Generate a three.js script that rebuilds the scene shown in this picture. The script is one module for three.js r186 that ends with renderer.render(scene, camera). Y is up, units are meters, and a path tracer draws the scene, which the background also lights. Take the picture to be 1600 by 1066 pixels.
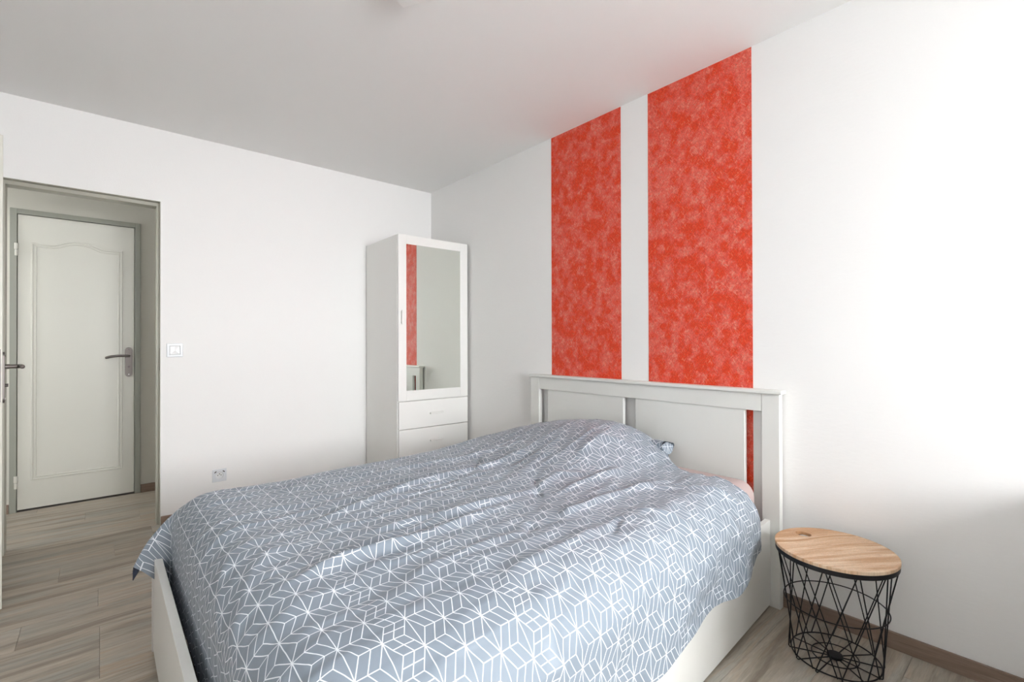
import * as THREE from 'three';
import { RoundedBoxGeometry } from 'three/addons/geometries/RoundedBoxGeometry.js';
import { mergeGeometries } from 'three/addons/utils/BufferGeometryUtils.js';
import { RectAreaLightUniformsLib } from 'three/addons/lights/RectAreaLightUniformsLib.js';

// ---------------------------------------------------------------- camera, sky, window light, exposure
const scene = new THREE.Scene();
const camera = new THREE.PerspectiveCamera(71.37, 1600 / 1066, 0.05, 60);
camera.position.set(-2.2464, 1.1437, 3.7111);
camera.rotation.set(THREE.MathUtils.degToRad(0.305), THREE.MathUtils.degToRad(-40.835), THREE.MathUtils.degToRad(-0.147), 'YXZ');

scene.background = new THREE.Color().setRGB(10.6, 10.9, 11.4);            // bright overcast sky, outdoors
scene.environment = null;

// the window: its opening in wall_front, measured inside the room
const WIN = { x0: -2.0, x1: -0.3, y0: 0.9, y1: 2.2, z: 5.5 };
RectAreaLightUniformsLib.init();
// the bright part of the sky in front of the window: light comes in slantwise from above
const daylight = new THREE.RectAreaLight(new THREE.Color().setRGB(0.97, 0.985, 1.0), 27, 3.6, 3.2);
daylight.position.set(-0.9, 2.3, WIN.z + 3.4);
daylight.lookAt(-1.05, 1.55, WIN.z);
scene.add(daylight);
// the sky in front of the window at the left end of the hall
const hallDaylight = new THREE.RectAreaLight(new THREE.Color().setRGB(0.9, 0.97, 1.04), 2.0, 2.0, 2.2);
hallDaylight.position.set(-5.6, 1.9, -0.55);
hallDaylight.lookAt(-4.1, 1.5, -0.55);
scene.add(hallDaylight);

const renderer = new THREE.WebGLRenderer({ antialias: true });
renderer.toneMapping = THREE.LinearToneMapping;
renderer.toneMappingExposure = 0.885;
renderer.shadowMap.enabled = true;

// ---------------------------------------------------------------- helpers
const D = THREE.MathUtils.degToRad;
function rng(seed) { let a = seed >>> 0; return () => { a = (a + 0x6D2B79F5) | 0; let t = Math.imul(a ^ (a >>> 15), 1 | a); t = (t + Math.imul(t ^ (t >>> 7), 61 | t)) ^ t; return ((t ^ (t >>> 14)) >>> 0) / 4294967296; }; }
const clamp = (v, a = 0, b = 1) => Math.min(b, Math.max(a, v));
const sstep = (a, b, v) => { const t = clamp((v - a) / (b - a)); return t * t * (3 - 2 * t); };
const lerp = (a, b, t) => a + (b - a) * t;
function makeNoise(seed) {                                                // tileable value noise
  const r = rng(seed), N = 256, tab = new Float32Array(N * N); for (let i = 0; i < N * N; i++) tab[i] = r();
  const f = (x, y, px = N, py = N) => {
    const xi = Math.floor(x), yi = Math.floor(y), u = x - xi, v = y - yi, s = u * u * (3 - 2 * u), t = v * v * (3 - 2 * v);
    const m = (a, p) => ((a % p) + p) % p, x0 = m(xi, px) & 255, x1 = m(xi + 1, px) & 255, y0 = m(yi, py) & 255, y1 = m(yi + 1, py) & 255;
    return lerp(lerp(tab[y0 * N + x0], tab[y0 * N + x1], s), lerp(tab[y1 * N + x0], tab[y1 * N + x1], s), t);
  };
  f.fbm = (x, y, o = 4) => { let a = 0, w = 0.5, n = 0; for (let i = 0; i < o; i++) { a += w * f(x, y); n += w; x = x * 2.03 + 17.1; y = y * 2.03 + 5.7; w *= 0.5; } return a / n; };
  return f;
}
const counts = {};
function numbered(n) { counts[n] = (counts[n] ?? -1) + 1; return counts[n] ? n + '_' + String(counts[n]).padStart(3, '0') : n; }
function thing(name, label, category, [x, y, z] = [0, 0, 0], turn = 0) {
  const o = new THREE.Group(); o.name = numbered(name); o.position.set(x, y, z); o.rotation.y = turn;
  o.userData = { label, category }; scene.add(o); return o;
}
function part(name, geo, mat, parent, label) {
  const m = new THREE.Mesh(Array.isArray(geo) ? (geo.length > 1 ? mergeGeometries(geo.map((g) => { const h = g.index ? g.toNonIndexed() : g; for (const k of Object.keys(h.attributes)) if (!['position', 'normal', 'uv'].includes(k)) h.deleteAttribute(k); return h; })) : geo[0]) : geo, mat);
  m.name = name; m.castShadow = m.receiveShadow = true; if (label) m.userData.label = label; parent.add(m); return m;
}
function structGroup(name) { const g = new THREE.Group(); g.name = name; g.userData = { kind: 'structure' }; scene.add(g); return g; }
function struct(name, geo, mat) { const m = part(name, geo, mat, scene); m.userData.kind = 'structure'; return m; }
// box from min corner to max corner, softly rounded edges
function box(x0, y0, z0, x1, y1, z1, r = 0.0015, seg = 2) {
  const w = x1 - x0, h = y1 - y0, d = z1 - z0; r = Math.min(r, w / 2.01, h / 2.01, d / 2.01);
  const g = r > 0 ? new RoundedBoxGeometry(w, h, d, seg, r) : new THREE.BoxGeometry(w, h, d);
  g.translate((x0 + x1) / 2, (y0 + y1) / 2, (z0 + z1) / 2); return g;
}
function tube(pts, r, seg = 24, rad = 8, closed = false) {
  return new THREE.TubeGeometry(new THREE.CatmullRomCurve3(pts.map((p) => new THREE.Vector3(...p)), closed, 'catmullrom', 0.5), seg, r, rad, closed);
}
function cyl(p, axis, r, len, seg = 24) {
  const g = new THREE.CylinderGeometry(r, r, len, seg);
  if (axis === 'x') g.rotateZ(Math.PI / 2); if (axis === 'z') g.rotateX(Math.PI / 2);
  g.translate(...p); return g;
}
function dataTex(w, h, fn, srgb = true) {
  const d = new Uint8Array(w * h * 4);
  for (let y = 0; y < h; y++) for (let x = 0; x < w; x++) { const c = fn(x / w, y / h, x, y), i = (y * w + x) * 4; d[i] = clamp(c[0]) * 255; d[i + 1] = clamp(c[1]) * 255; d[i + 2] = clamp(c[2]) * 255; d[i + 3] = 255; }
  const t = new THREE.DataTexture(d, w, h); t.wrapS = t.wrapT = THREE.RepeatWrapping; t.magFilter = THREE.LinearFilter; t.minFilter = THREE.LinearMipmapLinearFilter; t.generateMipmaps = true;
  if (srgb) t.colorSpace = THREE.SRGBColorSpace; t.needsUpdate = true; return t;
}
const mixc = (a, b, t) => [lerp(a[0], b[0], t), lerp(a[1], b[1], t), lerp(a[2], b[2], t)];
const hex = (h) => [(h >> 16 & 255) / 255, (h >> 8 & 255) / 255, (h & 255) / 255];

// ---------------------------------------------------------------- materials
const n1 = makeNoise(11), n2 = makeNoise(23), n3 = makeNoise(37);
const rollerBump = dataTex(512, 512, (u, v) => { const a = n1(u * 128, v * 128, 128, 128) * 0.6 + n2(u * 256, v * 256, 256, 256) * 0.4; return [a, a, a]; }, false);
rollerBump.repeat.set(1 / 0.4, 1 / 0.4);
const std = (o) => new THREE.MeshStandardMaterial(o);
const M = {
  wall: std({ color: 0xf8f7f5, roughness: 0.82, bumpMap: rollerBump, bumpScale: 0.0003 }),
  ceiling: std({ color: 0xf7f6f4, roughness: 0.9 }),
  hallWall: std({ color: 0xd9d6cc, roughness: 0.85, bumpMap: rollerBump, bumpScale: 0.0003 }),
  frameGrey: std({ color: 0x9b9c91, roughness: 0.45 }),
  frameCream: std({ color: 0xb9b7aa, roughness: 0.42 }),
  doorWhite: std({ color: 0xd9d7cd, roughness: 0.4 }),
  furniture: std({ color: 0xf1f0ec, roughness: 0.38 }),
  bedWhite: std({ color: 0xe9e9e4, roughness: 0.4 }),
  darkGap: std({ color: 0x1c1a18, roughness: 0.9 }),
  steel: std({ color: 0x746d69, metalness: 0.7, roughness: 0.42 }),
  steelDark: std({ color: 0x5b5553, metalness: 0.8, roughness: 0.4 }),
  mirror: std({ color: 0xf2f5ee, metalness: 1, roughness: 0.015 }),
  plastic: std({ color: 0xe4e7ea, roughness: 0.3 }),
  plasticBright: std({ color: 0xf6f7f7, roughness: 0.25 }),
  blackWire: std({ color: 0x17161a, roughness: 0.45, metalness: 0.3 }),
  sheet: std({ color: 0xbda9a5, roughness: 0.9 }),
  lining: std({ color: 0x3a4152, roughness: 0.85, side: THREE.DoubleSide }),
  glass: new THREE.MeshPhysicalMaterial({ color: 0xffffff, transmission: 1, thickness: 0, roughness: 0, ior: 1.5 }),
};

// laminate boards: long pale-brown streaks with grey drift
function boardTex(seed, warm) {
  const a = makeNoise(seed), b = makeNoise(seed + 5), off = seed * 3.17;
  const base = hex(0xb4aa9b), dark = hex(0x8e8375), pale = hex(0xc6bfb3), grey = hex(0xa8a8a1), tan = hex(0xb9a188);
  return dataTex(1024, 192, (u, v) => {
    const wob = 0.35 * (a.fbm(u * 2.2 + off, v * 1.5, 3) - 0.5);
    const long = a.fbm(u * 2.4 + off, (v + wob) * 7, 4), mid = b.fbm(u * 5 + off, (v + wob) * 18, 3), fine = a(u * 26 + off, v * 150) * 0.5 + b(u * 60, v * 190) * 0.5;
    let c = mixc(base, dark, sstep(0.5, 0.78, long) * 0.85);
    c = mixc(c, pale, sstep(0.48, 0.2, long) * 0.7);
    c = mixc(c, grey, sstep(0.4, 0.75, b.fbm(u * 3.1 + 7 + off, v * 2.3, 3)) * 0.55);
    c = mixc(c, tan, sstep(0.5, 0.8, mid) * 0.4 * warm);
    c = mixc(c, dark, sstep(0.6, 0.85, b.fbm(u * 7 + off, (v + wob) * 26 + 3, 2)) * 0.35);
    const k = 0.95 + 0.1 * fine + (b.fbm(u * 40, v * 60, 2) - 0.5) * 0.1;
    return [c[0] * k, c[1] * k, c[2] * k];
  });
}
const plankMats = [3, 8, 13, 21, 34, 47].map((s, i) => std({ map: boardTex(s, 0.6 + 0.15 * i), roughness: 0.5, bumpMap: null }));
const skirtMat = std({ map: boardTex(61, 0.3), color: 0xccb9b3, roughness: 0.5 });

// ---------------------------------------------------------------- room shell
const H = 2.5, XL = -2.95, ZF = WIN.z, HZ = -0.955, T = 0.12;
function wallShape(w0, w1, h0, h1, holes) {
  const s = new THREE.Shape([new THREE.Vector2(w0, h0), new THREE.Vector2(w1, h0), new THREE.Vector2(w1, h1), new THREE.Vector2(w0, h1)]);
  for (const [a, b, c, d] of holes) s.holes.push(new THREE.Path([new THREE.Vector2(a, c), new THREE.Vector2(a, d), new THREE.Vector2(b, d), new THREE.Vector2(b, c)]));
  return s;
}
function notched(w0, w1, h1, a, b, t) {                                   // wall with a door opening down to the floor
  return new THREE.Shape([[w0, 0], [a, 0], [a, t], [b, t], [b, 0], [w1, 0], [w1, h1], [w0, h1]].map((p) => new THREE.Vector2(...p)));
}
function slab(shape, depth, z) { const g = new THREE.ExtrudeGeometry(shape, { depth, bevelEnabled: false }); g.translate(0, 0, z); return g; }

const DW = { x0: -2.66, x1: -1.967, top: 2.0435 };                         // opening of the bedroom doorway
const DH = { x0: -2.718, x1: -2.018, top: 2.076 };                         // opening of the narrow hall door
const hallL = -4.1, hallR = -0.7;
struct('wall_back', slab(notched(XL - T, 0, H, DW.x0 - 0.012, DW.x1, DW.top), T, -T), M.wall);
{ const g = new THREE.BoxGeometry(T, H, ZF + T + 1.2); g.translate(T / 2, H / 2, (ZF + T - 1.2) / 2 + 0.0); struct('wall_right', g, M.wall); }
{ const g = new THREE.BoxGeometry(T, H, ZF + T); g.translate(XL - T / 2, H / 2, (ZF + T) / 2); struct('wall_left', g, M.wall); }
struct('wall_front', slab(wallShape(XL, 0, 0, H, [[WIN.x0, WIN.x1, WIN.y0, WIN.y1]]), 0.26, ZF), M.wall);
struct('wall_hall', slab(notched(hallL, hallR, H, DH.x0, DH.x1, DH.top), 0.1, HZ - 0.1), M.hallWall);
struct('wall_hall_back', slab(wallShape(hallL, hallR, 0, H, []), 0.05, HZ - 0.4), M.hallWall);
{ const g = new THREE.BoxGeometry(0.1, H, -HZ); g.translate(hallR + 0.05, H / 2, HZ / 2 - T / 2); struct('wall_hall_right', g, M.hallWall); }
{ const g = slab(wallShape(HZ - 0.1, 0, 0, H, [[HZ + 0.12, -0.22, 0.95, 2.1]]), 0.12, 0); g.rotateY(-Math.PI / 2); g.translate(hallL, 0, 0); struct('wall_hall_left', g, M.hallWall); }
{
  const w = structGroup('window_2'), X = hallL - 0.08, z0 = HZ + 0.12, z1 = -0.22, y0 = 0.95, y1 = 2.1;
  part('window_frame', [box(X, y0, z0, X + 0.05, y1, z0 + 0.05), box(X, y0, z1 - 0.05, X + 0.05, y1, z1), box(X, y0, z0 + 0.05, X + 0.05, y0 + 0.05, z1 - 0.05), box(X, y1 - 0.05, z0 + 0.05, X + 0.05, y1, z1 - 0.05)], M.furniture, w);
  part('pane', box(X + 0.02, y0 + 0.05, z0 + 0.05, X + 0.026, y1 - 0.05, z1 - 0.05, 0), M.glass, w);
}
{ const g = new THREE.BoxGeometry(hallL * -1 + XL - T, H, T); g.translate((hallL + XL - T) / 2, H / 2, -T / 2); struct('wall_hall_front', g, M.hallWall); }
{ const g = new THREE.BoxGeometry(4.6, 0.12, 7.5); g.translate(-2.1, H + 0.06, 2.3); struct('ceiling', g, M.ceiling); }

// floor: every board is a piece with its own edges
const floor = structGroup('floor');
{ const g = new THREE.BoxGeometry(4.6, 0.08, 7.5); g.translate(-2.1, -0.049, 2.3); part('subfloor', g, M.darkGap, floor); }
function plankGeo(len, wid, u0, u1) {
  const e = 0.0012, h = 0.008, g = new THREE.BufferGeometry(), P = [], U = [], X = len / 2, Z = wid / 2;
  const top = [[-X + e, 0, -Z + e], [-X + e, 0, Z - e], [X - e, 0, Z - e], [X - e, 0, -Z + e]], mid = [[-X, -e, -Z], [-X, -e, Z], [X, -e, Z], [X, -e, -Z]], bot = mid.map(([x, , z]) => [x, -h, z]);
  const uv = (p) => [lerp(u0, u1, (p[0] + X) / len), (p[2] + Z) / wid];
  const quad = (a, b, c, d) => { for (const p of [a, b, c, a, c, d]) { P.push(...p); U.push(...uv(p)); } };
  quad(...top);
  for (let i = 0; i < 4; i++) { const j = (i + 1) % 4; quad(top[i], mid[i], mid[j], top[j]); quad(mid[i], bot[i], bot[j], mid[j]); }
  g.setAttribute('position', new THREE.Float32BufferAttribute(P, 3)); g.setAttribute('uv', new THREE.Float32BufferAttribute(U, 2)); g.computeVertexNormals(); return g;
}
{
  const r = rng(5), W = 0.2, gap = 0.0006, L = 1.22, cache = {};
  const starts = { 5: -2.25, 4: -2.49, 6: -2.25, [-1]: -2.008 };            // end joints that the photograph shows
  for (let k = -6; k <= 27; k++) {
    const z0 = 0.15 + 0.2 * k, z1 = z0 + W;
    let x = (starts[k] ?? -2.2 + L * r()) - 3 * L;
    const xa = k < 0 ? hallL : XL, xb = k < 0 ? hallR : 0;
    while (x < xb) {
      const a = Math.max(x, xa), b = Math.min(x + L, xb), c = Math.max(z0, HZ - 0.1), d = Math.min(z1, ZF);
      x += L;
      if (b - a < 0.02 || d - c < 0.02) continue;
      const key = [(b - a).toFixed(4), (d - c).toFixed(4)].join();
      const g = cache[key] ??= plankGeo(b - a - gap, d - c - gap, 0, (b - a) / L);
      const m = part('plank', g, plankMats[Math.floor(r() * plankMats.length)], floor);
      m.position.set((a + b) / 2, 0, (c + d) / 2); if (r() < 0.5) m.rotation.y = Math.PI;
    }
  }
}

// skirting boards
function skirting(name, along, from, to, at, side) {
  const len = to - from, g = new RoundedBoxGeometry(len, 0.062, 0.012, 2, 0.002), uv = g.attributes.uv, p = g.attributes.position;
  for (let i = 0; i < uv.count; i++) uv.setXY(i, p.getX(i) / 1.22, (p.getY(i) + 0.031) / 0.2);
  const m = struct(name, g, skirtMat);
  if (along === 'x') m.position.set((from + to) / 2, 0.031, at + side * 0.006);
  else { m.rotation.y = Math.PI / 2; m.position.set(at + side * 0.006, 0.031, (from + to) / 2); }
}
skirting('baseboard_right', 'z', 0, ZF, 0, -1);
skirting('baseboard_back', 'x', DW.x1 + 0.004, -0.013, 0, 1);
skirting('baseboard_left', 'z', 0.05, ZF, XL, 1);
skirting('baseboard_hall_right', 'x', DH.x1 + 0.002, hallR, HZ, 1);
skirting('baseboard_hall_left', 'x', hallL, DH.x0 - 0.002, HZ, 1);

// window (behind the camera): frame, mullion, two panes
{
  const w = structGroup('window_1'), z = ZF + 0.11, { x0, x1, y0, y1 } = WIN, xm = (x0 + x1) / 2;
  part('window_frame', [box(x0, y0, z, x0 + 0.06, y1, z + 0.06), box(x1 - 0.06, y0, z, x1, y1, z + 0.06), box(x0 + 0.06, y0, z, x1 - 0.06, y0 + 0.06, z + 0.06), box(x0 + 0.06, y1 - 0.06, z, x1 - 0.06, y1, z + 0.06), box(xm - 0.04, y0 + 0.06, z, xm + 0.04, y1 - 0.06, z + 0.06)], M.furniture, w);
  part('pane', box(x0 + 0.06, y0 + 0.06, z + 0.026, xm - 0.04, y1 - 0.06, z + 0.034, 0), M.glass, w);
  part('pane', box(xm + 0.04, y0 + 0.06, z + 0.026, x1 - 0.06, y1 - 0.06, z + 0.034, 0), M.glass, w);
}

// metal frame of the bedroom doorway: rebate on the room side, stop behind it
{
  const f = structGroup('trim_1'), { x0, x1, top } = DW, s = 0.0155, zr = -0.042;
  const jamb = (a, b, stop0, stop1) => [box(a, 0, zr, b, top, 0.001, 0.0005), box(Math.min(a, stop0), 0, -T - 0.004, Math.max(b, stop1), top - 0.0, zr, 0.001)];
  part('jamb', [box(x1 - 0.0015, 0, zr, x1 + 0.002, top, 0.0015, 0.0004), box(x1 - s, 0, -T - 0.004, x1 + 0.002, top - 0.0, zr, 0.001)], M.frameCream, f);
  part('jamb', [box(x0 - 0.014, 0, zr, x0 + 0.0015, top, 0.0015, 0.0004), box(x0 - 0.014, 0, -T - 0.004, x0 + s, top, zr, 0.001)], M.frameCream, f);
  part('head', [box(x0, top - 0.0015, zr, x1, top + 0.002, 0.0015, 0.0004), box(x0 + s, top - 0.022, -T - 0.004, x1 - s, top + 0.002, zr, 0.001)], M.frameCream, f);
  part('strike_plate', box(x1 - 0.003, 0.98, -0.03, x1 - 0.0012, 1.12, -0.01, 0.0005), M.steel, f);
}

// ---------------------------------------------------------------- lever handle on a long plate (shared by both doors); faces +z, lever towards -x
function leverHandle(parent, x, y, z, curved = true) {
  const h = new THREE.Group(); h.name = 'door_handle'; h.position.set(x, y, z); parent.add(h);
  const ps = new THREE.Shape(); const w = 0.0205, b = -0.145, t = 0.075;
  ps.moveTo(-w, b + w); ps.absarc(0, b + w, w, Math.PI, 2 * Math.PI, false); ps.lineTo(w, t - w); ps.absarc(0, t - w, w, 0, Math.PI, false); ps.closePath();
  part('plate', new THREE.ExtrudeGeometry(ps, { depth: 0.006, bevelEnabled: true, bevelSize: 0.0015, bevelThickness: 0.0015, bevelSegments: 2, curveSegments: 16 }), M.steel, h);
  const sag = curved ? 0.012 : 0;
  part('lever', [cyl([0, 0.012, 0.014], 'z', 0.0105, 0.016), tube([[0, 0.012, 0.012], [0, 0.012, 0.045], [-0.006, 0.0125, 0.053], [-0.02, 0.013, 0.056], [-0.06, 0.014, 0.056], [-0.1, 0.014 - sag * 0.3, 0.056], [-0.13, 0.014 - sag, 0.055]], 0.0088, 40, 12), new THREE.SphereGeometry(0.0088, 12, 8).translate(-0.13, 0.014 - sag, 0.055)], M.steel, h);
  part('screw', cyl([0, t - 0.016, 0.0085], 'z', 0.004, 0.002, 12), M.steelDark, h);
  part('screw', cyl([0, b + 0.016, 0.0085], 'z', 0.004, 0.002, 12), M.plasticBright, h);
  part('turn_knob', [cyl([0, -0.07, 0.012], 'z', 0.007, 0.012, 16)], M.steelDark, h);
  return h;
}
// raised panel moulding with a gently arched top (width from -w to w, y0 to shoulders y1, crown yc)
function archPath(w, y0, y1, yc, Cls) {
  const p = new Cls(); p.moveTo(-w, y0); p.lineTo(w, y0); p.lineTo(w, y1);
  p.lineTo(w * 0.62, y1); p.bezierCurveTo(w * 0.4, y1 + 0.002, w * 0.35, yc, 0, yc); p.bezierCurveTo(-w * 0.35, yc, -w * 0.4, y1 + 0.002, -w * 0.62, y1); p.lineTo(-w, y1); p.closePath(); return p;
}
function mouldingRing(w, y0, y1, yc, t, d) {
  const s = archPath(w, y0, y1, yc, THREE.Shape); s.holes.push(archPath(w - t, y0 + t, y1 - t, yc - t, THREE.Path));
  return new THREE.ExtrudeGeometry(s, { depth: 0.0005, bevelEnabled: true, bevelSize: t * 0.28, bevelThickness: d, bevelSegments: 4, bevelOffset: -t * 0.28, curveSegments: 24 });
}
function panelLeaf(group, W, Ht, TH, yBottom) {                            // leaf centred on x, front face at z = 0
  const leaf = part('door_leaf', box(-W / 2, yBottom, -TH, W / 2, yBottom + Ht, 0, 0.002), M.doorWhite, group);
  return leaf;
}

// door_1: the narrow closed door across the hall
{
  const d = structGroup('door_1'); d.position.set((DH.x0 + DH.x1) / 2, 0, HZ);
  const hw = (DH.x1 - DH.x0) / 2, fw = 0.034;
  part('door_frame', [box(-hw, 0, -0.1, -hw + fw, DH.top, 0.012, 0.002), box(hw - fw, 0, -0.1, hw, DH.top, 0.012, 0.002), box(-hw + fw, DH.top - fw, -0.1, hw - fw, DH.top, 0.012, 0.002)], M.frameGrey, d);
  part('threshold', box(-hw + fw, -0.001, -0.06, hw - fw, 0.003, 0.004, 0.001), M.steel, d);
  const W = 2 * hw - 2 * fw - 0.008, leaf = panelLeaf(d, W, 2.026, 0.04, 0.013); leaf.position.set(-0.001, 0, 0.002);
  const cx = -0.0015;
  part('moulding', mouldingRing(0.246, 0.205, 1.852, 1.89, 0.012, 0.0055).translate(cx, 0, 0), M.doorWhite, leaf);
  part('moulding', mouldingRing(0.227, 0.224, 1.833, 1.871, 0.009, 0.004).translate(cx, 0, 0), M.doorWhite, leaf);
  leverHandle(leaf, W / 2 - 0.0315, 1.045, 0.0005);
  for (const y of [0.205, 1.795]) part('hinge', [cyl([-hw + fw - 0.002, y + 0.022, 0.014], 'y', 0.0105, 0.042, 16), cyl([-hw + fw - 0.002, y - 0.022, 0.014], 'y', 0.0085, 0.04, 16)], M.doorWhite, d);
}
// door_2: the bedroom door, open into the room; only its lock edge and outer handle are in view
{
  const d = structGroup('door_2'), hinge = [-2.664, 0.012], free = [-2.5675, 0.738], a = Math.atan2(free[0] - hinge[0], free[1] - hinge[1]), W = Math.hypot(free[0] - hinge[0], free[1] - hinge[1]);
  d.position.set(hinge[0], 0, hinge[1]); d.rotation.y = a;                  // local +z runs from hinge to lock edge, +x is the hall face
  const leaf = part('door_leaf', box(-0.04, 0.012, 0, 0, 2.047, W, 0.002), M.doorWhite, d);
  part('lock_faceplate', box(-0.03, 0.897, W - 0.001, -0.006, 1.125, W + 0.0016, 0.0008), M.steel, leaf);
  part('latch', box(-0.024, 1.03, W + 0.001, -0.012, 1.05, W + 0.008, 0.001), M.steelDark, leaf);
  part('bolt', box(-0.024, 0.935, W + 0.001, -0.012, 0.955, W + 0.004, 0.001), M.steelDark, leaf);
  const g = leverHandle(leaf, 0, 0, 0, false); g.rotation.y = Math.PI / 2; g.position.set(0.0005, 1.036, W - 0.055);
  g.scale.x = 1;
  for (const y of [0.25, 1.8]) part('hinge', cyl([-0.006, y, -0.006], 'y', 0.008, 0.08, 12), M.frameCream, d);
}

// ---------------------------------------------------------------- wallpaper strips
function paperMaps(seed) {
  const cv = document.createElement('canvas'); cv.width = 512; cv.height = 2048; const g = cv.getContext('2d'), r = rng(seed), a = makeNoise(seed + 2);
  const px = 840;                                                           // pixels per metre: the sheet covers 0.61 m x 2.44 m
  const id = g.createImageData(512, 2048);
  const deep = hex(0xe03f1a), red = hex(0xe24d38), pink = hex(0xe67061), pale = hex(0xe69080);
  for (let y = 0; y < 2048; y++) for (let x = 0; x < 512; x++) {
    const u = x / px, v = y / px, p = a.fbm(u * 26 + 3, v * 24, 4), q = a.fbm(u * 90 + 9, v * 80, 3), s = a.fbm(u * 9 + 1, v * 9, 3);
    let c = mixc(red, deep, sstep(0.52, 0.66, p * 0.7 + s * 0.3)); c = mixc(c, pink, sstep(0.56, 0.36, p * 0.55 + s * 0.3 + q * 0.15) * 0.62); c = mixc(c, pale, sstep(0.5, 0.7, q) * sstep(0.58, 0.36, p) * 0.6);
    const k = 0.84 + 0.18 * a(u * 700, v * 700) + 0.16 * a.fbm(u * 240 + 31, v * 240, 2), i = (y * 512 + x) * 4; id.data[i] = c[0] * k * 255; id.data[i + 1] = c[1] * k * 255; id.data[i + 2] = c[2] * k * 255; id.data[i + 3] = 255;
  }
  g.putImageData(id, 0, 0); g.lineCap = 'round';
  for (let i = 0; i < 26000; i++) {                                         // short crossed brush flecks
    const x = r() * 512, y = r() * 2048, l = 4 + r() * 13, t = (r() < 0.5 ? 1 : -1) * (0.95 + 0.5 * (r() - 0.5)), m = r();
    g.strokeStyle = m < 0.5 ? 'rgba(236,150,135,' + (0.15 + 0.4 * r()) + ')' : m < 0.82 ? 'rgba(205,45,25,' + (0.15 + 0.4 * r()) + ')' : m < 0.95 ? 'rgba(246,198,170,' + (0.2 + 0.5 * r()) + ')' : 'rgba(150,30,40,0.3)';
    g.lineWidth = 0.6 + r() * 1.1; g.beginPath(); g.moveTo(x, y); g.lineTo(x + l * Math.cos(t), y + l * Math.sin(t)); g.stroke();
  }
  const t = new THREE.CanvasTexture(cv); t.colorSpace = THREE.SRGBColorSpace; t.wrapS = t.wrapT = THREE.RepeatWrapping; return t;
}
const paperMat = std({ map: paperMaps(77), roughness: 0.7 });
function paperStrip(z0, z1, label, turned) {
  const w = z1 - z0, th = 0.0008, y0 = 0.066, g = new THREE.BoxGeometry(w, H - 0.002 - y0, th), p = g.attributes.position, uv = g.attributes.uv;
  for (let i = 0; i < uv.count; i++) { const k = turned ? -1 : 1; uv.setXY(i, 0.5 + k * p.getX(i) / 0.61, 0.5 + k * p.getY(i) / 2.44); }
  const m = part(numbered('wallpaper_strip'), g, paperMat, scene); m.rotation.y = -Math.PI / 2; m.position.set(-th / 2 - 0.0004, (H - 0.002 + y0) / 2, (z0 + z1) / 2);
  m.userData = { label, category: 'wallpaper' };
}
paperStrip(1.514, 2.068, 'red mottled wallpaper strip on the right wall, the one nearer the wardrobe');
paperStrip(2.2465, 2.791, 'red mottled wallpaper strip on the right wall, the one nearer the wire side table', true);

// ---------------------------------------------------------------- wardrobe
{
  const W = 0.605, DZ = 0.57, HT = 1.94, th = 0.016, f = 0.018;
  const w = thing('wardrobe', 'tall narrow white wardrobe with a mirrored door and drawers in the corner', 'wardrobe', [-0.616, 0, 0.013], 0);
  // local: x 0..W, z 0..DZ
  const zc = DZ - f - 0.002;
  part('side_panel', box(0, 0, 0, th, HT, zc), M.furniture, w); part('side_panel', box(W - th, 0, 0, W, HT, zc), M.furniture, w);
  part('top_panel', box(th, HT - th, 0, W - th, HT, zc), M.furniture, w); part('back_panel', box(th, 0.02, 0.002, W - th, HT - th, 0.008, 0.001), M.furniture, w);
  part('shelf', box(th, 0.716, 0.01, W - th, 0.732, zc - 0.002), M.furniture, w); part('plinth', box(th, 0, zc - 0.06, W - th, 0.1, zc - 0.04), M.furniture, w);
  const door = new THREE.Group(); door.name = 'door'; door.position.set(W - 0.002, 0, DZ - f); w.add(door);
  // the door hangs a touch askew, so its mirror looks slightly away from the corner
  const dx = -(W - 0.004), y0 = 0.7265, y1 = HT, m = { x0: dx + 0.064, x1: -0.068, y0: 0.8, y1: 1.8755 };
  part('door_frame', [box(dx, y0, 0, m.x0, y1, f, 0.0015), box(m.x1, y0, 0, 0, y1, f, 0.0015), box(m.x0, y0, 0, m.x1, m.y0, f, 0.0015), box(m.x0, m.y1, 0, m.x1, y1, f, 0.0015)], M.furniture, door);
  const mir = part('mirror', box(m.x0 - 0.003, m.y0 - 0.003, 0.006, m.x1 + 0.003, m.y1 + 0.003, 0.0135, 0.0008), M.mirror, door);
  part('door_handle', [box(dx + 0.018, 1.285, f + 0.012, dx + 0.03, 1.39, f + 0.022, 0.003), box(dx + 0.02, 1.295, f - 0.001, dx + 0.028, 1.305, f + 0.014, 0.001), box(dx + 0.02, 1.37, f - 0.001, dx + 0.028, 1.38, f + 0.014, 0.001)], M.furniture, door);
  const ys = [0.7215, 0.5165, 0.3115, 0.1065];
  for (let i = 0; i < 3; i++) {
    const dr = part('drawer', box(0.006, ys[i + 1] + 0.003, DZ - f, W - 0.002, ys[i] - 0.001, DZ, 0.0015), M.furniture, w), yh = (ys[i] + ys[i + 1]) / 2 + 0.003;
    part('drawer_handle', [box(0.252, yh - 0.0065, DZ + 0.013, 0.366, yh + 0.0065, DZ + 0.027, 0.003), box(0.264, yh - 0.004, DZ - 0.001, 0.274, yh + 0.004, DZ + 0.016, 0.001), box(0.344, yh - 0.004, DZ - 0.001, 0.354, yh + 0.004, DZ + 0.016, 0.001)], M.furniture, dr);
  }
  w.rotation.y = D(-1.2);
}

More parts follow.
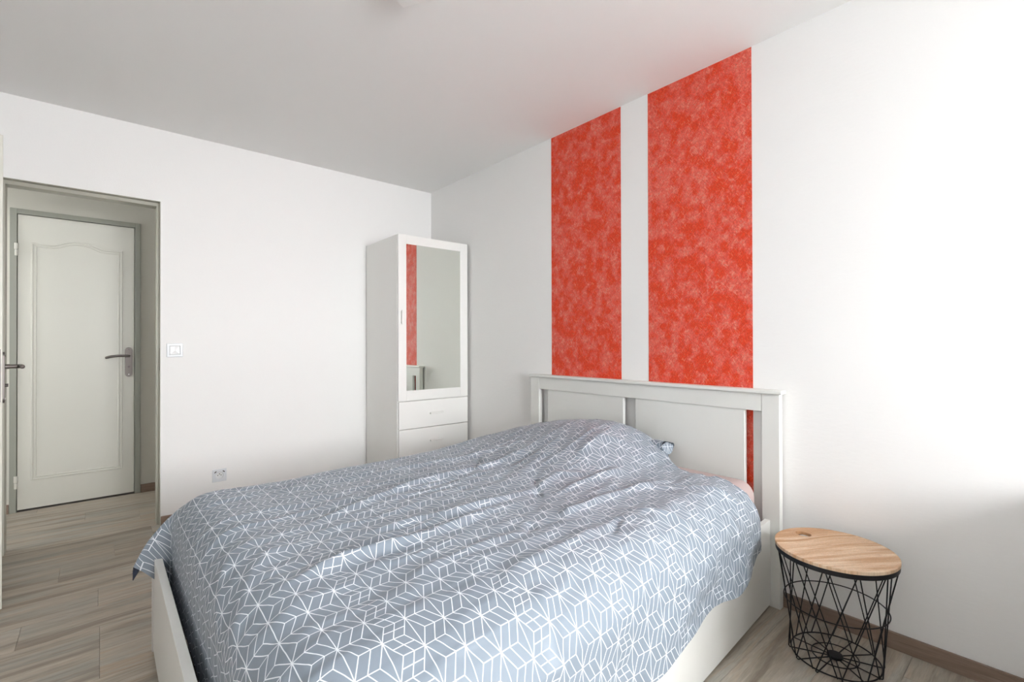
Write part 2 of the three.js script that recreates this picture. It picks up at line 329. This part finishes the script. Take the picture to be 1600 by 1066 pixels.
// ---------------------------------------------------------------- bed
const SK = 0.062, zc = (a) => 2.1225 + SK * a;                             // the frame leans out of square: its middle line drifts with the distance a from the wall
const A = (a, b) => [-a, zc(a) + b];
{
  const b = thing('bed', 'white wooden double bed with a panelled headboard standing against the striped wall', 'bed', [0, 0, zc(0)]);
  const hb = new THREE.Group(); hb.name = 'headboard'; b.add(hb); hb.position.z = -zc(0);
  const xf = -0.048, xb = -0.014, mt = M.bedWhite;
  part('post', box(xf, 0, 1.361, xb, 0.921, 1.439), mt, hb); part('post', box(xf, 0, 2.846, xb, 0.921, 2.918), mt, hb);
  part('top_rail', box(xf + 0.001, 0.843, 1.4395, xb, 0.921, 2.8455), mt, hb);
  part('cap', box(xf - 0.012, 0.9215, 1.352, -0.003, 0.938, 2.93, 0.003), mt, hb);
  part('panel', box(xf + 0.006, 0.25, 1.5175, xb - 0.004, 0.8425, 2.108), mt, hb); part('panel', box(xf + 0.006, 0.25, 2.188, xb - 0.004, 0.8425, 2.769), mt, hb);
  part('lower_rail', box(xf + 0.001, 0.17, 1.4395, xb, 0.2495, 2.8455), mt, hb);
  const rail = (s) => {
    const a0 = 0.05, a1 = 2.076, len = a1 - a0, g = box(-len / 2, 0.012, -0.011, len / 2, 0.376, 0.011), m = part('side_rail', g, mt, b), a = (a0 + a1) / 2;
    m.position.set(-a, 0, SK * a + s * 0.744); m.rotation.y = Math.atan(SK); return m;
  };
  rail(1); rail(-1);
  const zf = SK * 2.088;
  part('footboard', box(-2.1, 0.012, zf - 0.755, -2.0765, 0.362, zf + 0.755), mt, b);
  part('foot_post', box(-2.103, 0, zf - 0.768, -2.06, 0.345, zf - 0.7555), mt, b); 
  part('foot_post', box(-2.098, 0, zf + 0.717, -2.06, 0.34, zf + 0.757), mt, b);
  const slat = box(-0.035, 0.2, -0.725, 0.035, 0.218, 0.725, 0.004);
  for (let i = 0; i < 12; i++) { const a = 0.2 + i * 0.16, m = part('slat', slat, mt, b); m.position.set(-a, 0, SK * a); }
}
// mattress in its pink sheet
{
  const m = thing('mattress', 'mattress under a dusty pink fitted sheet, its corner bare by the headboard', 'mattress', [-1.055, 0.219, zc(1.055)]);
  const g = new RoundedBoxGeometry(1.96, 0.324, 1.43, 8, 0.065), p = g.attributes.position, n = makeNoise(91);
  for (let i = 0; i < p.count; i++) { const x = p.getX(i), y = p.getY(i), z = p.getZ(i); if (y > 0) p.setY(i, y + 0.006 * (n.fbm(x * 5 + 9, z * 5 + 9, 3) - 0.5)); }
  for (let i = 0; i < p.count; i++) p.setZ(i, p.getZ(i) - SK * p.getX(i));   // out of square like the frame
  g.translate(0, 0.163, 0); g.computeVertexNormals();
  part('fitted_sheet', g, M.sheet, m);
}

// printed cotton: star-and-cube lattice of white lines on grey blue
const LAT = 0.082, PW = LAT * Math.sqrt(3) / 2 * 4, PH = LAT * 4;
function printTexture() {
  const Wd = 1774, Hd = 2048, cv = document.createElement('canvas'); cv.width = Wd; cv.height = Hd; const g = cv.getContext('2d');
  g.fillStyle = '#838e99'; g.fillRect(0, 0, Wd, Hd);
  g.strokeStyle = '#e9edf2'; g.lineCap = 'round';
  const sx = Wd / PW, sy = Hd / PH, cx = LAT * Math.sqrt(3) / 2;
  const line = (a, b, w = 0.0021) => { g.lineWidth = w * sx; g.beginPath(); g.moveTo(a[0] * sx, a[1] * sy); g.lineTo(b[0] * sx, b[1] * sy); g.stroke(); };
  const node = (i, j) => [i * cx, (j + i * 0.5) * LAT];
  const add = (p, q, s = 1) => [p[0] + q[0] * s, p[1] + q[1] * s], mid = (p, q) => [(p[0] + q[0]) / 2, (p[1] + q[1]) / 2];
  const d1 = [0, LAT], d2 = [cx, LAT / 2], d3 = [cx, -LAT / 2], cA = [cx * 2 / 3, 0], cB = [cx / 3, LAT / 2];
  for (let i = -2; i <= 6; i++) for (let j = -6; j <= 7; j++) {
    const P = node(i, j);
    line(P, add(P, d1), 0.0021);                                            // the long straight diagonals
    const right = add(P, cA), up = add(P, cB), Q = add(P, d2), R = add(P, d3), low = add(P, [cx / 3, -LAT / 2]);
    for (const c of [right]) { line(P, c); line(Q, c); line(R, c); }         // cube edges meet at every triangle centre
    line(P, up); line(add(P, d1), up); line(Q, up);
    line(mid(P, right), mid(up, Q));                                         // one dividing line in each slanting rhombus
    line(mid(P, right), mid(low, R));
    if (((i % 4) + 4) % 4 === 1) { line(mid(P, up), mid(right, Q)); line(mid(P, low), mid(right, R)); }   // every fourth column is cross-hatched
  }
  const t = new THREE.CanvasTexture(cv); t.colorSpace = THREE.SRGBColorSpace; t.wrapS = t.wrapT = THREE.RepeatWrapping; t.repeat.set(1 / PW, 1 / PH); t.anisotropy = 8; return t;
}
const weave = dataTex(256, 256, (u, v) => { const a = 0.5 + 0.25 * Math.sin(u * 128 * Math.PI * 2) + 0.25 * Math.sin(v * 128 * Math.PI * 2); return [a, a, a]; }, false);
weave.repeat.set(1 / 0.08, 1 / 0.08);
const printMat = new THREE.MeshPhysicalMaterial({ map: printTexture(), roughness: 0.5, sheen: 0.25, sheenRoughness: 0.5, sheenColor: new THREE.Color(0.8, 0.85, 1), side: THREE.DoubleSide });

// pillow lying under the duvet, one corner of its case showing by the headboard
const PIL = { a: 0.31, b: -0.02 };
{
  const [px, pz] = A(PIL.a, PIL.b), p = thing('pillow', 'pillow in grey geometric print, one open corner of its case poking out by the headboard', 'pillow', [px, 0.61, pz], Math.atan(SK) * 0.5);
  p.rotation.z = D(-7);
  const g = new THREE.SphereGeometry(1, 56, 40), q = g.attributes.position, uv = g.attributes.uv, se = (v, e) => Math.sign(v) * Math.pow(Math.abs(v), e);
  for (let i = 0; i < q.count; i++) {
    let x = q.getX(i), y = q.getY(i), z = q.getZ(i); const r = Math.hypot(x, z) || 1e-6, th = Math.atan2(z, x), k = Math.min(1 / Math.max(Math.abs(Math.cos(th)), Math.abs(Math.sin(th))), 1.32);
    const X = x * k * 0.205, Z = z * k * 0.27; q.setXYZ(i, X, y * 0.06 * (1 - 0.25 * Math.pow(r, 4)), Z); uv.setXY(i, X + 0.4, Z + 0.4);
  }
  g.computeVertexNormals(); part('pillowcase', g, printMat, p);
  // the open end of the case: a short flattened sleeve at the near head corner
  const s = new THREE.BufferGeometry(), P = [], U = [], I = [], N = 40, K = 6;
  for (let k = 0; k <= K; k++) for (let i = 0; i < N; i++) {
    const t = i / N * Math.PI * 2, f = k / K, w = 0.05 + 0.006 * f, h = lerp(0.028, 0.036 + 0.004 * Math.sin(t * 3), f);
    P.push(0.17 + w * Math.cos(t), 0.042 + h * Math.sin(t) - 0.006 * f + 0.004 * Math.cos(t * 2 + 1) * f, 0.225 + 0.095 * f + 0.006 * Math.sin(t * 2) * f); U.push(0.3 + t * 0.028, 0.1 + f * 0.1);
  }
  for (let k = 0; k < K; k++) for (let i = 0; i < N; i++) { const a = k * N + i, b2 = k * N + (i + 1) % N, c = a + N, d = b2 + N; I.push(a, c, b2, b2, c, d); }
  s.setAttribute('position', new THREE.Float32BufferAttribute(P, 3)); s.setAttribute('uv', new THREE.Float32BufferAttribute(U, 2)); s.setIndex(I); s.computeVertexNormals();
  part('case_opening', s, printMat, p);
  const fl = new THREE.Shape(); fl.moveTo(-0.047, 0.008); for (let i = 1; i <= 16; i++) { const t = Math.PI + i / 16 * Math.PI; fl.lineTo(0.053 * Math.cos(t), 0.008 + 0.044 * Math.sin(t)); } fl.bezierCurveTo(0.03, 0.012, 0.012, 0.026, -0.012, 0.02); fl.bezierCurveTo(-0.025, 0.017, -0.035, 0.01, -0.047, 0.008);
  const fg = new THREE.ExtrudeGeometry(fl, { depth: 0.003, bevelEnabled: true, bevelSize: 0.001, bevelThickness: 0.001, bevelSegments: 1 }); fg.rotateX(-0.25); fg.translate(0.17, 0.042, 0.314);
  part('case_flap', fg, printMat, p);
}

// duvet
const creases = [                                                           // ridges along the cloth: [height, width, a, b, a, b, ...] read off the photograph
  [0.013, 0.02, 1.99, 0.311, 1.874, 0.282, 1.771, 0.252, 1.641, 0.269, 1.584, 0.276, 1.42, 0.27, 1.269, 0.246, 1.079, 0.275],
  [0.012, 0.02, 1.887, -0.001, 1.675, -0.072, 1.518, -0.12, 1.332, -0.169, 1.138, -0.18, 0.94, -0.159, 0.762, -0.179, 0.683, -0.037],
  [0.009, 0.018, 1.686, 0.157, 1.511, 0.149, 1.334, 0.185, 1.013, 0.208, 0.815, 0.164, 0.643, 0.339],
  [0.008, 0.025, 1.561, 0.605, 1.406, 0.603, 1.242, 0.596, 1.129, 0.604, 0.908, 0.6, 0.577, 0.59],
  [0.010, 0.018, 1.004, 0.302, 0.842, 0.292, 0.683, 0.301, 0.505, 0.328],
  [0.012, 0.02, 1.193, 0.448, 1.011, 0.446, 0.808, 0.451, 0.572, 0.478, 0.41, 0.506],
  [0.007, 0.02, 1.72, 0.456, 1.56, 0.44, 1.381, 0.443, 1.23, 0.482],
  [0.006, 0.022, 2.14, 0.436, 2.06, 0.308, 1.96, 0.146, 1.839, 0.013],
  [0.006, 0.02, 2.15, 0.289, 2.07, 0.137, 1.975, -0.044],
  [0.007, 0.02, 0.653, 0.137, 0.459, 0.137, 0.346, 0.244],
  [-0.009, 0.012, 1.101, 0.643, 1.037, 0.615, 0.977, 0.599],
  [-0.009, 0.012, 1.033, -0.135, 0.938, -0.233, 0.829, -0.347],
  [-0.009, 0.012, 0.902, 0.119, 0.982, 0.205, 1.049, 0.294],
  [-0.007, 0.012, 1.316, 0.485, 1.249, 0.451, 1.232, 0.411],
  [0.008, 0.02, 0.55, -0.2, 0.8, -0.35, 1.1, -0.42, 1.4, -0.45],
  [0.007, 0.02, 0.7, 0.42, 0.55, 0.56, 0.42, 0.68, 0.36, 0.82],
  [0.006, 0.018, 0.95, 0.52, 0.8, 0.68, 0.72, 0.85, 0.68, 1.0],
  [0.006, 0.02, 1.45, 0.66, 1.5, 0.8, 1.48, 1.02],
  [0.006, 0.02, 0.5, 0.75, 0.48, 0.88, 0.46, 1.05],
];
function segDist(px, py, ax, ay, bx, by) { const dx = bx - ax, dy = by - ay, t = clamp(((px - ax) * dx + (py - ay) * dy) / (dx * dx + dy * dy)), x = px - ax - t * dx, y = py - ay - t * dy; return [Math.hypot(x, y), t]; }
const wn = makeNoise(131);
function wrinkle(s, t) {
  let h = 0;
  for (const c of creases) {
    let best = 9, at = 0; const n = c.length / 2 - 2;
    for (let i = 0; i < n; i++) { const [d, q] = segDist(s, t, c[2 + 2 * i], c[3 + 2 * i], c[4 + 2 * i], c[5 + 2 * i]); if (d < best) { best = d; at = (i + q) / n; } }
    if (best < 4 * c[1]) h += 1.2 * c[0] * Math.exp(-((best / c[1]) ** 2)) * sstep(0, 0.22, at) * sstep(1, 0.75, at);
  }
  h += 0.012 * (wn.fbm(s * 2.2 + 4, t * 5.5 + 9, 3) - 0.5) + 0.012 * (Math.pow(1 - Math.abs(2 * wn.fbm(s * 2.4 + 60, t * 9 + 30, 3) - 1), 3) - 0.4) * (0.4 + 0.6 * wn(s * 3 + 7, t * 3 + 2)) + 0.011 * (wn.fbm(s * 6 + t * 4 + 40, t * 15 - s * 5 + 40, 3) - 0.5);
  return h;
}
{
  const d = thing('duvet', 'rumpled grey blue duvet printed with white star and cube lines, spread over the bed', 'duvet', [0, 0, 0]);
  const NS = 300, NT = 270, w0 = 0.62, r = 0.17, re = 0.13, s1 = 1.92, sMax = 2.33, q = r * Math.PI / 2;
  const yTop = (a, b) => {
    const fa = a < 0.33 ? Math.exp(-(((a - 0.33) / 0.42) ** 2)) : Math.exp(-(((a - 0.33) / 0.36) ** 2)), fb = b < -0.05 ? sstep(-0.95, -0.05, b) : 1 - sstep(0.07, 0.42, b);
    return 0.574 + 0.012 * (1 - (b / 0.75) ** 2) - 0.012 * sstep(0.42, 0.24, a) * sstep(0.35, 0.5, b) + 0.156 * fa * fb;
  };
  const freePath = (e) => { let h = 0, d = 0, p = 0; const n = 24; for (let i = 0; i < n; i++) { p = 1.2 * Math.pow((i + 0.5) / n * e / 0.342, 0.6); h += Math.cos(p) * e / n; d += Math.sin(p) * e / n; } return [h, d, p]; };
  const foot = (e, free) => {
    if (e <= 0) return [0, 0, 0];
    const th = Math.min(e / re, Math.PI / 2), ht = re * Math.sin(th), dt = re * (1 - Math.cos(th)) + Math.max(0, e - re * Math.PI / 2);
    const [hf, df, ph] = freePath(e * 0.342 / 0.41);
    return [lerp(ht, hf, free), lerp(dt, df, free), lerp(th, ph, free)];
  };
  const P = [], Q = [], U = [], idx = [];
  for (let j = 0; j <= NT; j++) {
    for (let i = 0; i <= NS; i++) {
      const v = j / NT, u = i / NS;
      const tFar = -(w0 + q + lerp(0.16, 0.0, sstep(0.72, 0.86, u))), tNear = w0 + q + 0.135 + 0.045 * u + 0.007 * Math.sin(u * 19) + 0.005 * Math.sin(u * 47 + 1) - 0.06 * sstep(0.08, 0.0, u);
      const t = lerp(tFar, tNear, v), bt = clamp(t, -0.8, 0.8);
      const s0 = 0.13 + 0.125 * sstep(0.22, 0.46, bt) + 0.006 * Math.sin(t * 17), s = lerp(s0, sMax, u);
      const dd = Math.max(0, Math.abs(t) - w0), th = Math.min(dd / r, Math.PI / 2), sg = Math.sign(t);
      let b = sg * (Math.min(Math.abs(t), w0) + r * Math.sin(th)); const hang = Math.max(0, dd - q), dropS = r * (1 - Math.cos(th)) + hang;
      const free = 1 - sstep(-0.735, -0.665, t < 0 ? Math.max(t, -0.9) : 0), [he, de] = foot(s - s1, free);
      const a = Math.min(s, s1) + he, y0 = yTop(a, b);
      let y = y0 - Math.hypot(dropS, de * (dropS > 0.02 ? 1 : 1)) ;
      if (dropS > 0 && de > 0) y = y0 - Math.pow(Math.pow(dropS, 1.7) + Math.pow(de, 1.7), 1 / 1.7);
      b += sg * (hang > 0 ? 0.012 * Math.sin(s * 13 + 1) * sstep(0, 0.1, hang) + 0.06 * hang : 0);
      const w = wrinkle(s, t), fs = sstep(0.45, 0.1, de);
      y += w * Math.cos(th) * (0.4 + 0.6 * fs); b += sg * w * Math.sin(th) * 0.8;
      const [X, Z] = A(a, b);
      P.push(X, y, Z); U.push(s, t + 0.02);
    }
  }
  const W1 = NS + 1;
  for (let j = 0; j < NT; j++) for (let i = 0; i < NS; i++) { const a = j * W1 + i, b = a + 1, c = a + W1, e = c + 1; idx.push(a, b, c, b, e, c); }
  const g = new THREE.BufferGeometry(); g.setAttribute('position', new THREE.Float32BufferAttribute(P, 3)); g.setAttribute('uv', new THREE.Float32BufferAttribute(U, 2)); g.setIndex(idx); g.computeVertexNormals();
  // which way do normals point? make sure they point up and out
  const nn = g.attributes.normal, mid = Math.floor(NT / 2) * W1 + Math.floor(NS / 2), flip = nn.getY(mid) < 0;
  if (flip) { for (let i = 0; i < idx.length; i += 3) { const x = idx[i]; idx[i] = idx[i + 1]; idx[i + 1] = x; } g.setIndex(idx); g.computeVertexNormals(); }
  part('cover', g, printMat, d);
  // lining: the same cloth one duvet thickness further in, joined along the hem
  const n = g.attributes.normal, lp = [], li = [], thick = (i, j) => 0.016 * sstep(0, 6, Math.min(i, NS - i, j, NT - j)) + 0.004;
  for (let j = 0; j <= NT; j++) for (let i = 0; i <= NS; i++) { const k = j * W1 + i, th = thick(i, j); lp.push(P[3 * k] - n.getX(k) * th, P[3 * k + 1] - n.getY(k) * th, P[3 * k + 2] - n.getZ(k) * th); }
  for (let i = 0; i < idx.length; i += 3) li.push(idx[i + 1], idx[i], idx[i + 2]);
  const ring = []; for (let i = 0; i <= NS; i++) ring.push(i); for (let j = 1; j <= NT; j++) ring.push(j * W1 + NS); for (let i = NS - 1; i >= 0; i--) ring.push(NT * W1 + i); for (let j = NT - 1; j >= 0; j--) ring.push(j * W1);
  const off = lp.length / 3; for (const k of ring) lp.push(P[3 * k], P[3 * k + 1], P[3 * k + 2]);
  for (let k = 0; k < ring.length - 1; k++) li.push(off + k, off + k + 1, ring[k + 1], off + k, ring[k + 1], ring[k]);
  const lg = new THREE.BufferGeometry(); lg.setAttribute('position', new THREE.Float32BufferAttribute(lp, 3)); lg.setIndex(li); lg.computeVertexNormals();
  part('lining', lg, M.lining, d, 'dark navy lining showing along the hem');
}

// low chest of drawers between the window and the bed's wall, just right of the frame: it shades the foot of the wall
{
  const c = thing('chest_of_drawers', 'low white chest of drawers against the right wall by the window', 'chest of drawers', [-0.016, 0, 4.02]), hw = 0.26, W = 0.8, HC = 0.7;
  part('body', box(-W, 0.06, -hw, 0, HC - 0.025, hw), M.furniture, c); part('top', box(-W - 0.01, HC - 0.0245, -hw - 0.01, 0, HC, hw + 0.02, 0.003), M.furniture, c); part('plinth', box(-W + 0.03, 0, -hw + 0.02, -0.02, 0.0595, hw - 0.02), M.furniture, c);
  for (let i = 0; i < 3; i++) for (let j = 0; j < 2; j++) { const x0 = -W + 0.01 + j * W / 2, x1 = x0 + W / 2 - 0.02, y0 = 0.075 + i * 0.195, d = part('drawer', box(x0, y0, hw + 0.0005, x1, y0 + 0.187, hw + 0.018, 0.002), M.furniture, c); part('drawer_handle', box((x0 + x1) / 2 - 0.06, y0 + 0.085, hw + 0.0185, (x0 + x1) / 2 + 0.06, y0 + 0.095, hw + 0.036, 0.003), M.steel, d); }
}

// ---------------------------------------------------------------- wire side table
{
  const cx = -0.232, cz = 3.167, rt = 0.187, rb = 0.137, yt = 0.378, yb = 0.008;
  const t = thing('side_table', 'small round side table with a pale wood lid on a black wire basket', 'side table', [cx, 0, cz]);
  // wood lid with finger hole
  const tex = (() => { const a = makeNoise(301); const c0 = hex(0xd6b391), c1 = hex(0xbf8d62), c2 = hex(0xe6cdb0), c3 = hex(0xa9713f);
    return dataTex(1024, 1024, (u, v) => {
      const w = 0.14 * (a.fbm(u * 1.3 + 5, v * 1.6 + 1, 2) - 0.5), l = a.fbm(u * 1.5 + 2, (v + w) * 20, 4), m = a.fbm(u * 8, (v + w) * 60, 3), f = a(u * 120, v * 250);
      let c = mixc(c0, c2, sstep(0.45, 0.7, l)); c = mixc(c, c1, sstep(0.5, 0.25, l) * 0.7); c = mixc(c, c1, sstep(0.55, 0.8, m) * 0.45);
      const seam = sstep(0.0, 0.1, v - 0.70 + w * 0.3) ; c = mixc(c, c1, seam * 0.28); c = mixc(c, c3, Math.exp(-(((v - 0.735 + w) / 0.014) ** 2)) * 0.7);
      const k = 0.95 + 0.1 * f; return [c[0] * k, c[1] * k, c[2] * k];
    }); })();
  const wood = std({ map: tex, roughness: 0.48 });
  const s = new THREE.Shape(); s.absarc(0, 0, 0.189, 0, Math.PI * 2, false); const h = new THREE.Path(); h.absellipse(0.054, 0.118, 0.021, 0.027, 0, Math.PI * 2, true, 0.0); s.holes.push(h);
  const lid = new THREE.ExtrudeGeometry(s, { depth: 0.008, bevelEnabled: true, bevelSize: 0.002, bevelThickness: 0.002, bevelSegments: 3, bevelOffset: -0.002, curveSegments: 64 });
  { const p = lid.attributes.position, uv = lid.attributes.uv, ca = Math.cos(D(33)), sa = Math.sin(D(33)); for (let i = 0; i < p.count; i++) { const x = p.getX(i), y = p.getY(i); uv.setXY(i, 0.5 + (x * ca - y * sa) / 0.4, 0.5 + (x * sa + y * ca) / 0.4); } }
  lid.rotateX(-Math.PI / 2); lid.translate(0, 0.390, 0);
  part('lid', lid, wood, t, 'pale wooden lid with a finger hole');
  const rim = new THREE.LatheGeometry([[rt - 0.002, 0.372], [rt, 0.3715], [rt + 0.0005, 0.373], [rt + 0.0005, 0.3875], [rt - 0.002, 0.3878], [rt - 0.002, 0.372]].map((p) => new THREE.Vector2(...p)), 96);
  part('rim', rim, M.blackWire, t);
  const R = 0.0021, ringGeo = (rr, y, r = R) => { const g = new THREE.TorusGeometry(rr, r, 8, 96); g.rotateX(Math.PI / 2); g.translate(0, y, 0); return g; };
  const rAt = (y) => lerp(rb, rt, (y - yb) / (yt - yb));
  part('middle_ring', ringGeo(0.1595, 0.2), M.blackWire, t); part('bottom_ring', ringGeo(rb, yb + 0.002, 0.0026), M.blackWire, t); part('inner_ring', ringGeo(0.072, yb + 0.002), M.blackWire, t);
  part('hub', new THREE.LatheGeometry([[0, 0.004], [0.024, 0.004], [0.0255, 0.006], [0.0255, 0.012], [0.024, 0.014], [0, 0.014]].map((p) => new THREE.Vector2(...p)), 40), M.blackWire, t);
  const N = 12, tw = D(41);
  const pol = (r, a, y) => [r * Math.cos(a), y, r * Math.sin(a)];
  const lineTo = (a0, a1, y0, y1, r0, r1) => { const p = pol(r0, a0, y0), q = pol(r1, a1, y1); return [p, [lerp(p[0], q[0], 0.33), lerp(p[1], q[1], 0.33), lerp(p[2], q[2], 0.33)], [lerp(p[0], q[0], 0.66), lerp(p[1], q[1], 0.66), lerp(p[2], q[2], 0.66)], q]; };
  for (let k = 0; k < N; k++) {
    const a = (k + 0.2) / N * Math.PI * 2;
    // one wire leans one way, then bends under as a spoke to the hub
    const top = a - tw, side = lineTo(top, a, yt, yb + 0.012, rt - 0.003, rb + 0.008);
    part('wire', tube([...side, pol(rb + 0.006, a, yb - 0.003), pol(rb - 0.006, a, yb - 0.004), pol(0.09, a, yb - 0.003), pol(0.02, a, yb - 0.002)], R, 60, 6), M.blackWire, t);
    // its partner leans the other way and is welded to the bottom ring
    const b = a + D(6); part('wire', tube(lineTo(b + tw, b, yt, yb, rt - 0.003, rb + 0.003), R, 12, 6), M.blackWire, t);
  }
}

// ---------------------------------------------------------------- switch, socket, ceiling outlet
{
  const s = thing('light_switch', 'white square light switch with a bright rocker beside the doorway', 'light switch', [-1.891, 1.106, 0]);
  const sq = new THREE.Shape([[-0.043, -0.043], [0.043, -0.043], [0.043, 0.043], [-0.043, 0.043]].map((p) => new THREE.Vector2(...p))); sq.holes.push(new THREE.Path([[-0.027, -0.027], [-0.027, 0.027], [0.027, 0.027], [0.027, -0.027]].map((p) => new THREE.Vector2(...p))));
  part('plate', new THREE.ExtrudeGeometry(sq, { depth: 0.004, bevelEnabled: true, bevelSize: 0.003, bevelThickness: 0.003, bevelSegments: 3, bevelOffset: -0.003 }), M.plastic, s);
  // rocker: two halves tilted to a shallow valley
  const g = new THREE.BufferGeometry(), e = 0.0245, F = [[-e, -e, 0.0075], [0, -e, 0.0035], [e, -e, 0.0075], [-e, e, 0.0065], [0, e, 0.0035], [e, e, 0.0065], [-e, -e, 0], [e, -e, 0], [e, e, 0], [-e, e, 0], [0, 0, 0.0055]], I = [0, 1, 10, 0, 10, 3, 3, 10, 4, 1, 2, 10, 2, 5, 10, 10, 5, 4, 6, 1, 0, 6, 7, 1, 7, 2, 1, 7, 8, 2, 8, 5, 2, 8, 9, 4, 8, 4, 5, 9, 3, 4, 9, 6, 3, 6, 0, 3];
  const pos = []; for (const i of I) pos.push(...F[i]); g.setAttribute('position', new THREE.Float32BufferAttribute(pos, 3)); g.computeVertexNormals();
  part('rocker', g, M.plasticBright, s);
}
{
  const s = thing('power_socket', 'white square wall socket low on the wall between doorway and bed', 'power socket', [-1.645, 0.263, 0]);
  const sq = new THREE.Shape([[-0.041, -0.042], [0.041, -0.042], [0.041, 0.042], [-0.041, 0.042]].map((p) => new THREE.Vector2(...p))); const hp = new THREE.Path(); hp.absarc(0, 0, 0.0215, 0, Math.PI * 2, true); sq.holes.push(hp);
  part('plate', new THREE.ExtrudeGeometry(sq, { depth: 0.007, bevelEnabled: true, bevelSize: 0.003, bevelThickness: 0.003, bevelSegments: 3, bevelOffset: -0.003, curveSegments: 32 }), M.plastic, s);
  part('well', new THREE.LatheGeometry([[0, 0.001], [0.0195, 0.001], [0.021, 0.003], [0.0212, 0.0102], [0.0225, 0.0106]].map((p) => new THREE.Vector2(...p)), 40).rotateX(Math.PI / 2), M.plasticBright, s);
  part('contact', [cyl([-0.0095, 0, 0.0015], 'z', 0.0028, 0.002, 16), cyl([0.0095, 0, 0.0015], 'z', 0.0028, 0.002, 16)], M.steelDark, s);
  part('earth_pin', [cyl([0, 0.0095, 0.005], 'z', 0.0024, 0.012, 16)], M.steel, s);
  for (const sg of [-1, 1]) part('mark', new THREE.BoxGeometry(0.014, 0.006, 0.0008).rotateZ(sg * -0.65).translate(sg * 0.024, 0.0245, 0.0102), M.steelDark, s);
}
{
  // small square ceiling outlet cover, turned a little out of line with the walls
  const p0 = new THREE.Vector3(-1.355, 2.46, 2.028), p1 = new THREE.Vector3(-1.301, 2.46, 2.126), dir = p1.clone().sub(p0), L = dir.length(); dir.normalize();
  const out = new THREE.Vector3(-dir.z, 0, dir.x), c = p0.clone().addScaledVector(dir, L / 2).addScaledVector(out, L / 2), turn = Math.atan2(-dir.z, dir.x);
  const o = thing('ceiling_outlet', 'small off white square outlet cover at the top edge of the ceiling', 'ceiling outlet', [c.x, H, c.z], turn);
  part('cover', new RoundedBoxGeometry(L, 0.04, L, 3, 0.006).translate(0, -0.0205, 0), M.ceiling, o);
}

renderer.render(scene, camera);
